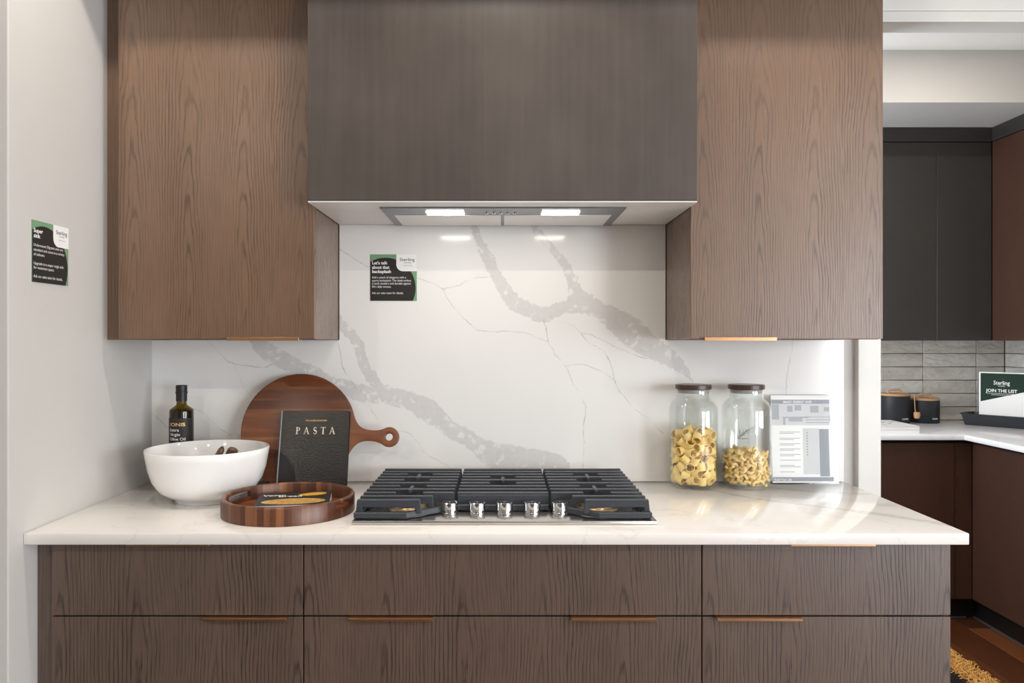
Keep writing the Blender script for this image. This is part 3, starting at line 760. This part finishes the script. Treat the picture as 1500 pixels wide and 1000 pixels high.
# round acacia tray of upright staves
TC = (-.569, 1.995, .9155); TR, TH_ = .172, .0475
tr = thing('serving_tray', 'round tray of upright acacia staves with slot handles', 'tray', TC)
link('tray_floor', G().lathe([(0, .003), (TR-.013, .003), (TR-.013, .010), (0, .010)], TC, 64), 'acacia', tr)
def stave_profile(z0, z1, top):
    ri, ro = TR-.0125, TR
    if top: return [(ri, z0), (ro, z0), (ro, z1-.005), (ro-.002, z1-.0015), (ro-.0055, z1), (ri+.0045, z1), (ri+.001, z1-.0015), (ri-.0005, z1-.005)]
    return [(ri, z0), (ro, z0), (ro, z1), (ri, z1)]
rs = random.Random(3); a = math.radians(0)
cuts = [0.]
while cuts[-1] < 2*PI-.13: cuts.append(cuts[-1]+rs.uniform(.05, .15))
cuts[-1] = 2*PI
for p, q in zip(cuts, cuts[1:]):
    mid = (p+q)/2; hole_ = min(abs((mid-ang+PI) % (2*PI)-PI) for ang in (math.radians(345), math.radians(165))) < .26
    g = G(); n = max(2, int((q-p)/.03))
    if hole_: g.lathe(stave_profile(0, .021, False), TC, n, p, q, True); g.lathe(stave_profile(.037, TH_, True), TC, n, p, q, True)
    else: g.lathe(stave_profile(0, TH_, True), TC, n, p, q, True)
    link('stave', g, 'stave', tr, smooth=50)
# bread booklet lying in the tray
ang = math.radians(10)
lb = thing('baking_book', 'dark paperback with bread photos lying in the round tray', 'book', (-.556, 1.997, TC[2]+.0105), (0, 0, ang))
w2, h2, t2 = .095, .082, .024
link('cover', G().box(-w2, w2, -h2, h2, t2-.0006, t2).box(-w2, w2, -h2, h2, 0, .0006).box(-w2, -w2+.0006, -h2, h2, 0, t2), 'charcoal', lb, local=True)
link('pages', bxs(-w2+.0007, w2-.001, -h2+.001, h2-.001, .0007, t2-.0007), 'paper', lb, local=True)
ell = lambda cx, cy, a_, b_, rot=0, n=28: [(cx+a_*math.cos(2*PI*i/n)*math.cos(rot)-b_*math.sin(2*PI*i/n)*math.sin(rot), cy+a_*math.cos(2*PI*i/n)*math.sin(rot)+b_*math.sin(2*PI*i/n)*math.cos(rot)) for i in range(n)]
link('loaf_print', G().prism(ell(.002, -.040, .082, .036, .0), .0002, Matrix.Translation((0, 0, t2))), 'crust', lb, local=True)
link('slice_print', G().prism(ell(.045, .046, .038, .019, .25), .0002, Matrix.Translation((0, 0, t2))), 'crust2', lb, local=True)
print_on(lb, [('Vegan', -.055, .032, .026, .0005, 'CENTER', .06), ('Bread', -.012, .016, .026, .0005, 'CENTER', .06)],
         Matrix.Translation((0, 0, t2+.0003)), 'white_ink', 'cover_lettering', local=True)
# pasta jars
def jar(x, label):
    c = (x, 2.33, .9155)
    t = thing('glass_jar', label, 'jar', c, group='pasta jars')
    R = .0755
    outer = [(0, .004), (.050, .0), (.058, .002), (.070, .014), (R, .030), (R, .235), (.0735, .250), (.066, .264), (.056, .272), (.051, .278), (.051, .300)]
    inner = [(.0485, .300), (.0485, .279), (.054, .270), (.064, .261), (.0708, .249), (R-.0028, .235), (R-.0028, .031), (.067, .018), (.056, .010), (0, .009)]
    link('glass_body', G().lathe(outer+inner, c, 64), 'glass', t, smooth=60)
    l = link('lid', G().lathe([(0, .304), (.054, .304), (.0555, .3055), (.0555, .317), (.054, .3185), (0, .3185)], c, 48), 'lidwood', t, smooth=40)
    link('gasket', G().lathe([(0, .292), (.0475, .292), (.0485, .296), (.0485, .3035), (0, .3035)], c, 40), 'rubber', l, smooth=40)
    g = G(); m = math.radians(270) - math.atan2(x, 2.33)*.6   # raised swirls of the moulded mark
    for k_ in range(5):
        P = [(c[0]+R*math.cos(m+.02+(u/14-.5)*.62*1.0+(k_-2)*.16+.05*math.cos(u)), c[1]+R*math.sin(m+.02+(u/14-.5)*.62+(k_-2)*.16+.05*math.cos(u)), c[2]+.178+.010*math.sin(u*1.1+k_)+.008*(k_-2)*.5) for u in np.linspace(0, 7, 20)]
        g.tube(P, .0014, 6)
    P = [(c[0]+R*math.cos(m+u), c[1]+R*math.sin(m+u), c[2]+.158+.03*(u+.35)**2) for u in np.linspace(-.45, .45, 20)]
    g.tube(P, .0012, 6)
    link('moulded_mark', g, 'glass', t, smooth=60)
    return c
J1 = jar(.597, 'tall glass jar with dark wood lid holding wide pasta tubes')
J2 = jar(.762, 'tall glass jar with dark wood lid holding small twisted pasta')
def pack(n, R, z0, z1, rad, seed, it=260):
    """settle n soft balls of radius rad in a cylinder"""
    rg = np.random.default_rng(seed)
    a = rg.uniform(0, 2*PI, n); r = np.sqrt(rg.uniform(0, 1, n))*(R-rad)
    P = np.stack([r*np.cos(a), r*np.sin(a), rg.uniform(z0+rad, z1-rad, n)], 1)
    for k_ in range(it):
        d = P[:, None]-P[None]; L = np.sqrt((d**2).sum(-1))+1e-9; np.fill_diagonal(L, 9)
        ov = np.clip(2*rad-L, 0, None); P += (d/L[..., None]*ov[..., None]).sum(1)*.35
        P[:, 2] -= .0004
        rr_ = np.hypot(P[:, 0], P[:, 1]); f = np.minimum(1, (R-rad)/np.maximum(rr_, 1e-9)); P[:, :2] *= f[:, None]
        P[:, 2] = np.maximum(P[:, 2], z0+rad)
    return P
def pasta(c, pts, mesh_obj, seed, label, group, cat='pasta'):
    rg = random.Random(seed)
    for i, p in enumerate(pts):
        o = mesh_obj if i == 0 else mesh_obj.copy()
        if i: COL.objects.link(o)
        o.location = (c[0]+p[0], c[1]+p[1], c[2]+p[2]); o.rotation_euler = (rg.uniform(0, 2*PI), rg.uniform(0, 2*PI), rg.uniform(0, 2*PI))
        zs = np.sort(pts[:, 2]); where = 'lying on top of the heap' if p[2] > zs[-max(1, len(zs)//8)] else 'resting on the bottom' if p[2] < zs[0]+.004 else 'packed in the middle'
        props(o, label % where, cat, group)
g = G().lathe([(.0138, -.013), (.0138, .013), (.0118, .013), (.0118, -.013)], (0, 0, 0), 18, closed=True)
o = link('pasta_tube', g, 'pasta', smooth=40)
pasta(J1, pack(118, .0668, .014, .26, .0146, 5), o, 11, 'wide dry pasta tube %s in the fuller glass jar', 'wide pasta tubes in the jar')
P = [(.0046*math.cos(t), .0046*math.sin(t), -.0165+.033*t/8.5) for t in np.linspace(0, 8.5, 15)]
o = link('pasta_twist', G().tube(P, .0046, 8), 'pasta2', smooth=70)
pasta(J2, pack(215, .0655, .014, .19, .0103, 9), o, 12, 'small twisted dry pasta %s in the half full glass jar', 'twisted pasta in the jar')
# acrylic holder with sheet
AX, AY = .9626, 2.372
ah = thing('acrylic_sign_holder', 'clear acrylic stand with printed home energy sheet beside the jars', 'sign', (AX, AY, .9155), (math.radians(-4), 0, 0))
W_, H_ = .2135, .284
link('front_panel', bxs(-W_/2, W_/2, -.0052, -.0032, 0, H_, bev=.0005, seg=1), 'acrylic', ah, local=True)
link('rear_panel', bxs(-W_/2, W_/2, 0, .002, 0, H_, bev=.0005, seg=1), 'acrylic', ah, local=True)
link('foot', bxs(-W_/2, W_/2, -.0052, .022, 0, .002), 'acrylic', ah, local=True)
sh = link('sheet', bxs(-W_/2+.003, W_/2-.003, -.0022, -.0012, .004, H_-.004), 'paper', ah, local=True)
def on_sheet(name, rects, mat, y=-.0024):
    g = G()
    for x0_, x1_, z0_, z1_ in rects: g.box(x0_, x1_, y, -.0021, z0_, z1_)
    return link(name, g, mat, sh, local=True)
u = lambda px: (px-1129)/98*W_-W_/2; v = lambda py: (708-py)/131*H_
on_sheet('header_bar', [(u(1131), u(1225), v(591), v(585))], 'slate')
on_sheet('photo_print', [(u(1131), u(1225), v(622.5), v(591))], 'grey1')
on_sheet('photo_detail', [(u(1131), u(1142), v(614), v(592)), (u(1154), u(1162), v(603), v(594)), (u(1165), u(1175), v(601), v(593)), (u(1147), u(1185), v(612), v(610)), (u(1148), u(1151), v(622), v(612)), (u(1156), u(1176), v(617), v(612)), (u(1188), u(1200), v(604), v(594)), (u(1208), u(1216), v(602), v(596)), (u(1219), u(1225), v(616), v(603)), (u(1181), u(1218), v(619), v(618)), (u(1181), u(1218), v(615), v(614)), (u(1181), u(1218), v(611), v(610))], 'grey2', -.0027)
rows = [632, 634, 641, 643, 649, 651, 656.5, 658.5, 664.5, 666.5, 673, 680.5, 682.5, 690]
on_sheet('text_lines', [(u(1142), u(1172-(i % 2)*9), v(y+.9), v(y)) for i, y in enumerate(rows)], 'grey2')
on_sheet('table_column', [(u(1176), u(1200), v(694), v(627))], 'grey1')
on_sheet('table_column_dark', [(u(1200), u(1214), v(697), v(628))], 'slate')
on_sheet('tick_marks', [(u(1181.6), u(1182.8), v(y+1.2), v(y)) for y in (633, 637, 641, 645, 649, 653, 657, 661, 665)], 'charcoal', -.0028)
on_sheet('footer_bar', [(u(1131), u(1222), v(704), v(698))], 'slate')
Fs = frame((0, -.00285, 0), (1, 0, 0), (0, 0, 1))
print_on(sh, [('SMART ENERGY AND', u(1148), v(590), .0105, .0002, 'LEFT', .092), ('Build Your Life', u(1133), v(703), .0095, .0001, 'LEFT', .054)], Fs, 'white_ink', 'lettering', local=True)

# ------------------------------------------------------------------ pantry
YPF, XPF = 3.645, 2.295
t = thing('pantry_cabinet', 'dark brown base cabinet under the pantry back worktop', 'cabinet', (1.9, PY, 0))
link('body', bxs(.9, XPF-.0005, YPF+.022, PY-.001, .10, .888), 'dark', t)
xs = [.95, 1.58, 2.208]
for a, b in zip(xs, xs[1:]): link('door', bxs(a+.001, b-.001, YPF, YPF+.02, .108, .870, bev=.001, seg=1), 'walnutcab', t)
link('filler', bxs(2.210, XPF-.0005, YPF+.004, YPF+.02, .108, .870), 'walnutcab', t)
link('toe_kick', bxs(.9, XPF-.0005, YPF+.055, YPF+.07, 0, .108), 'toekick', t)
link('shoe_strip', bxs(.9, XPF-.0005, YPF+.048, YPF+.055, 0, .006), 'grey_metal', t)
t = thing('pantry_cabinet', 'dark brown base cabinet along the pantry side wall', 'cabinet', (PX, 3.2, 0))
link('body', bxs(XPF+.022, PX-.001, 2.60, PY-.001, .10, .888), 'dark', t)
for a, b in ((2.60, 3.12), (3.12, YPF)): link('door', bxs(XPF, XPF+.02, a+.001, b-.001, .108, .870, bev=.001, seg=1), 'walnutcab_y', t)
link('toe_kick', bxs(XPF+.045, XPF+.06, 2.60, YPF+.055, 0, .108), 'toekick', t); link('toe_return', bxs(XPF+.0005, XPF+.06, YPF+.056, YPF+.07, 0, .108), 'toekick', t)
link('shoe_strip', bxs(XPF+.038, XPF+.045, 2.60, YPF+.055, 0, .006), 'grey_metal', t)
WX, WY = 2.237, 3.612
g = G().prism([(.9, WY), (WX, WY), (WX, 2.60), (PX-.009, 2.60), (PX-.009, PY-.009), (.9, PY-.009)], .027, Matrix.Translation((0, 0, .888)), bev=.002, seg=2)
o = link('pantry_worktop', g, 'counter2', smooth=40); props(o, 'L-shaped white quartz worktop in the pantry', 'worktop')
YU, XU = 3.94, 2.585
t = thing('pantry_upper_cabinet', 'near black wall cabinet on the tiled pantry back wall', 'cabinet', (2.0, PY, EYE))
link('body', bxs(.9, XU+.02, YU+.022, PY-.009, EYE, 2.415), 'dark', t)
xs = [.92, 1.38, 1.838, 2.293, XU-.002]
for a, b in zip(xs, xs[1:]): link('door', bxs(a+.0012, b-.0012, YU, YU+.02, EYE-.002, 2.415, bev=.001, seg=1), 'ebony', t)
link('top_filler', bxs(.9, XU+.02, YU, PY-.009, 2.419, 2.493), 'ebony', t)
t = thing('pantry_upper_cabinet', 'dark brown wall cabinet on the pantry side wall', 'cabinet', (PX, 3.75, EYE))
link('body', bxs(XU+.022, PX-.009, 3.55, PY-.009, EYE, 2.415), 'dark', t)
link('door', bxs(XU, XU+.02, 3.55, YU-.002, EYE-.002, 2.415, bev=.001, seg=1), 'walnutcab_y', t)
link('top_filler', bxs(XU, PX-.009, 3.55, YU-.001, 2.419, 2.493), 'ebony', t)
# canisters
def canister(x, y, r, hh, word, label, wd, ta):
    c = (x, y, .9155)
    t = thing('canister', label, 'canister', c, group='black canisters on the pantry worktop')
    b = link('tin', G().lathe([(0, .002), (r-.002, 0), (r, .003), (r, hh-.012), (r-.002, hh-.010), (r-.004, hh-.012), (0, hh-.014)], c, 48), 'canister', t, smooth=40)
    l = link('lid', G().lathe([(0, hh-.010), (r-.001, hh-.010), (r, hh-.008), (r, hh), (r-.002, hh+.002), (0, hh+.002)], c, 48), 'beech', t, smooth=40)
    q = .034; z = c[2]+hh+.001
    link('handle', G().tube([(x-q, y, z), (x-q, y, z+.014), (x-q+.006, y, z+.021), (x+q-.006, y, z+.021), (x+q, y, z+.014), (x+q, y, z)], .0055, 8), 'beech', l, smooth=60)
    bent_text([(word, 0, .022, .0125, .0003, wd)], c, r+.0004, ta, 'white_ink', b)
    return c
c1 = canister(2.174, 4.14, .078, .160, 'COFFEE', 'taller black canister with wooden lid reading coffee', .042, math.radians(270)+.02)
c2 = canister(2.352, 4.155, .073, .134, 'SUGAR', 'shorter black canister with wooden lid beside the coffee canister', .034, math.radians(270)+.0)
t = thing('coffee_scoop', 'small wooden scoop hanging on the coffee canister', 'scoop', (2.246, 4.070, .95))
link('stem', G().tube([(2.246, 4.068, 1.076), (2.246, 4.066, 1.04), (2.247, 4.064, 1.00), (2.250, 4.062, .975)], [.006, .004, .004, .005], 8, flat=.7), 'beech', t, smooth=60)
link('cup', G().lathe([(0, -.020), (.013, -.017), (.017, 0), (.0155, .016), (.0135, .016), (.014, 0), (0, -.014)], (2.254, 4.058, .965), 20), 'beech', t, smooth=60)
# white booklets
for i in range(2):
    z = .9155+i*.0185
    t = thing('binder', ('lower' if i == 0 else 'upper printed')+' white booklet of the pair on the pantry worktop', 'book', (1.935, 3.79, z))
    link('cover', G().box(1.83, 2.043, 3.65, 3.93, z, z+.001).box(1.83, 2.043, 3.65, 3.93, z+.017, z+.018), 'paper', t)
    link('pages', bxs(1.832, 2.041, 3.652, 3.928, z+.0012, z+.0168), 'paper', t)
    if i:
        g = G()
        for k_ in range(9): x_, y_ = random.uniform(1.85, 2.0), random.uniform(3.68, 3.9); g.box(x_, x_+random.uniform(.01, .03), y_, y_+random.uniform(.006, .02), z+.0181, z+.0184)
        link('cover_print', g, 'grey2', t)
# corner tray with sign
ua = math.atan2(-.77, .637)
t = thing('pantry_tray', 'long black tray with wooden inside in the pantry corner', 'tray', (2.49, 4.03, .9155), (0, 0, ua))
L_, D_ = .33, .17
def trough(x0_, x1_, y0_, y1_, z0_, z1_, fl_, th):
    g = G(); b = bmesh.new()
    lo = [(x0_+fl_, y0_+fl_), (x1_-fl_, y0_+fl_), (x1_-fl_, y1_-fl_), (x0_+fl_, y1_-fl_)]; hi = [(x0_, y0_), (x1_, y0_), (x1_, y1_), (x0_, y1_)]
    ins_ = lambda L, d: [(x+d*(1 if x < (x0_+x1_)/2 else -1), y+d*(1 if y < (y0_+y1_)/2 else -1)) for x, y in L]
    rings = [[b.verts.new((x, y, z)) for x, y in L] for L, z in ((lo, z0_), (hi, z1_), (ins_(hi, th), z1_), (ins_(lo, th), z0_+th))]
    b.faces.new(rings[0]); b.faces.new(rings[3])
    for A, B in zip(rings, rings[1:]):
        for i in range(4): b.faces.new((A[i], A[(i+1) % 4], B[(i+1) % 4], B[i]))
    bmesh.ops.recalc_face_normals(b, faces=list(b.faces)); return g.add(b)
link('trough', trough(-.012, L_, 0, D_, 0, .062, .014, .006), 'canister', t, local=True)
link('ear', bxs(-.028, -.010, .02, D_-.02, .056, .062, bev=.002, seg=1), 'canister', t, local=True)
link('wooden_base', bxs(.014, L_-.026, .024, D_-.024, .0065, .012), 'beech', t, local=True)
sg = thing('list_sign', 'white and dark green sign card standing in the black tray', 'sign', (2.607-.012, 4.05+.014, .9155+.0125), (0, 0, ua))
sw, shh = .2135, .272
link('card', bxs(0, sw, 0, .003, 0, shh, bev=.0004, seg=1), 'paper', sg, local=True)
Fg = frame((0, -.0004, 0), (1, 0, 0), (0, 0, 1))
link('green_print', G().prism([(.008, .112), (sw-.002, .172), (sw-.002, shh-.006), (.008, shh-.006)], .0004, Fg), 'forest', sg, local=True)
print_on(sg, [('Sterling', sw/2, .206, .030, .0002, 'CENTER', .075), ('HOMES', sw/2, .196, .008, 0, 'CENTER', .032), ('JOIN THE LIST', sw/2, .166, .0225, .0004, 'CENTER', .145)],
         Fg @ Matrix.Translation((0, 0, .0006)), 'white_ink', 'lettering', local=True)
g = G().box(sw/2-.072, sw/2+.072, -.0014, -.0009, .1575, .1595); link('print_line', g, 'grey1', sg, local=True)
g = G().box(sw/2-.048, sw/2+.048, -.0014, -.0009, .1500, .1520); link('print_line', g, 'grey1', sg, local=True)
# rug with jute fringe on the pantry floor
rg_ = thing('rug', 'black rug with shaggy jute border on the pantry floor', 'rug', (1.45, 3.0, .0005))
link('black_field', bxs(1.05, 1.87, 2.58, 3.40, .0008, .010, bev=.003), 'black', rg_)
g = bxs(.95, 1.955, 2.57, 3.50, .0006, .0055, bev=.002); link('jute_base', g, 'jute', rg_)
g = G(); rj = random.Random(5)
for i in range(6400):
    if i < 2600: x, y = rj.uniform(1.865, 1.962), rj.uniform(2.6, 3.45)
    elif i < 4300: x, y = rj.uniform(.95, 1.055), rj.uniform(2.6, 3.45)
    else: x, y = rj.uniform(.97, 1.94), rj.uniform(3.395, 3.505)
    a = rj.uniform(0, 2*PI); l = rj.uniform(.015, .04); z = rj.uniform(.006, .018)
    d = Vector((math.cos(a), math.sin(a), 0))*l; p = Vector((x, y, z))
    g.tube([p, p+d*.5+Vector((0, 0, rj.uniform(0, .012))), p+d+Vector((0, 0, -.002))], rj.uniform(.001, .0022), 3, cap=False)
link('jute_fringe', g, 'jute', rg_, kind='stuff')
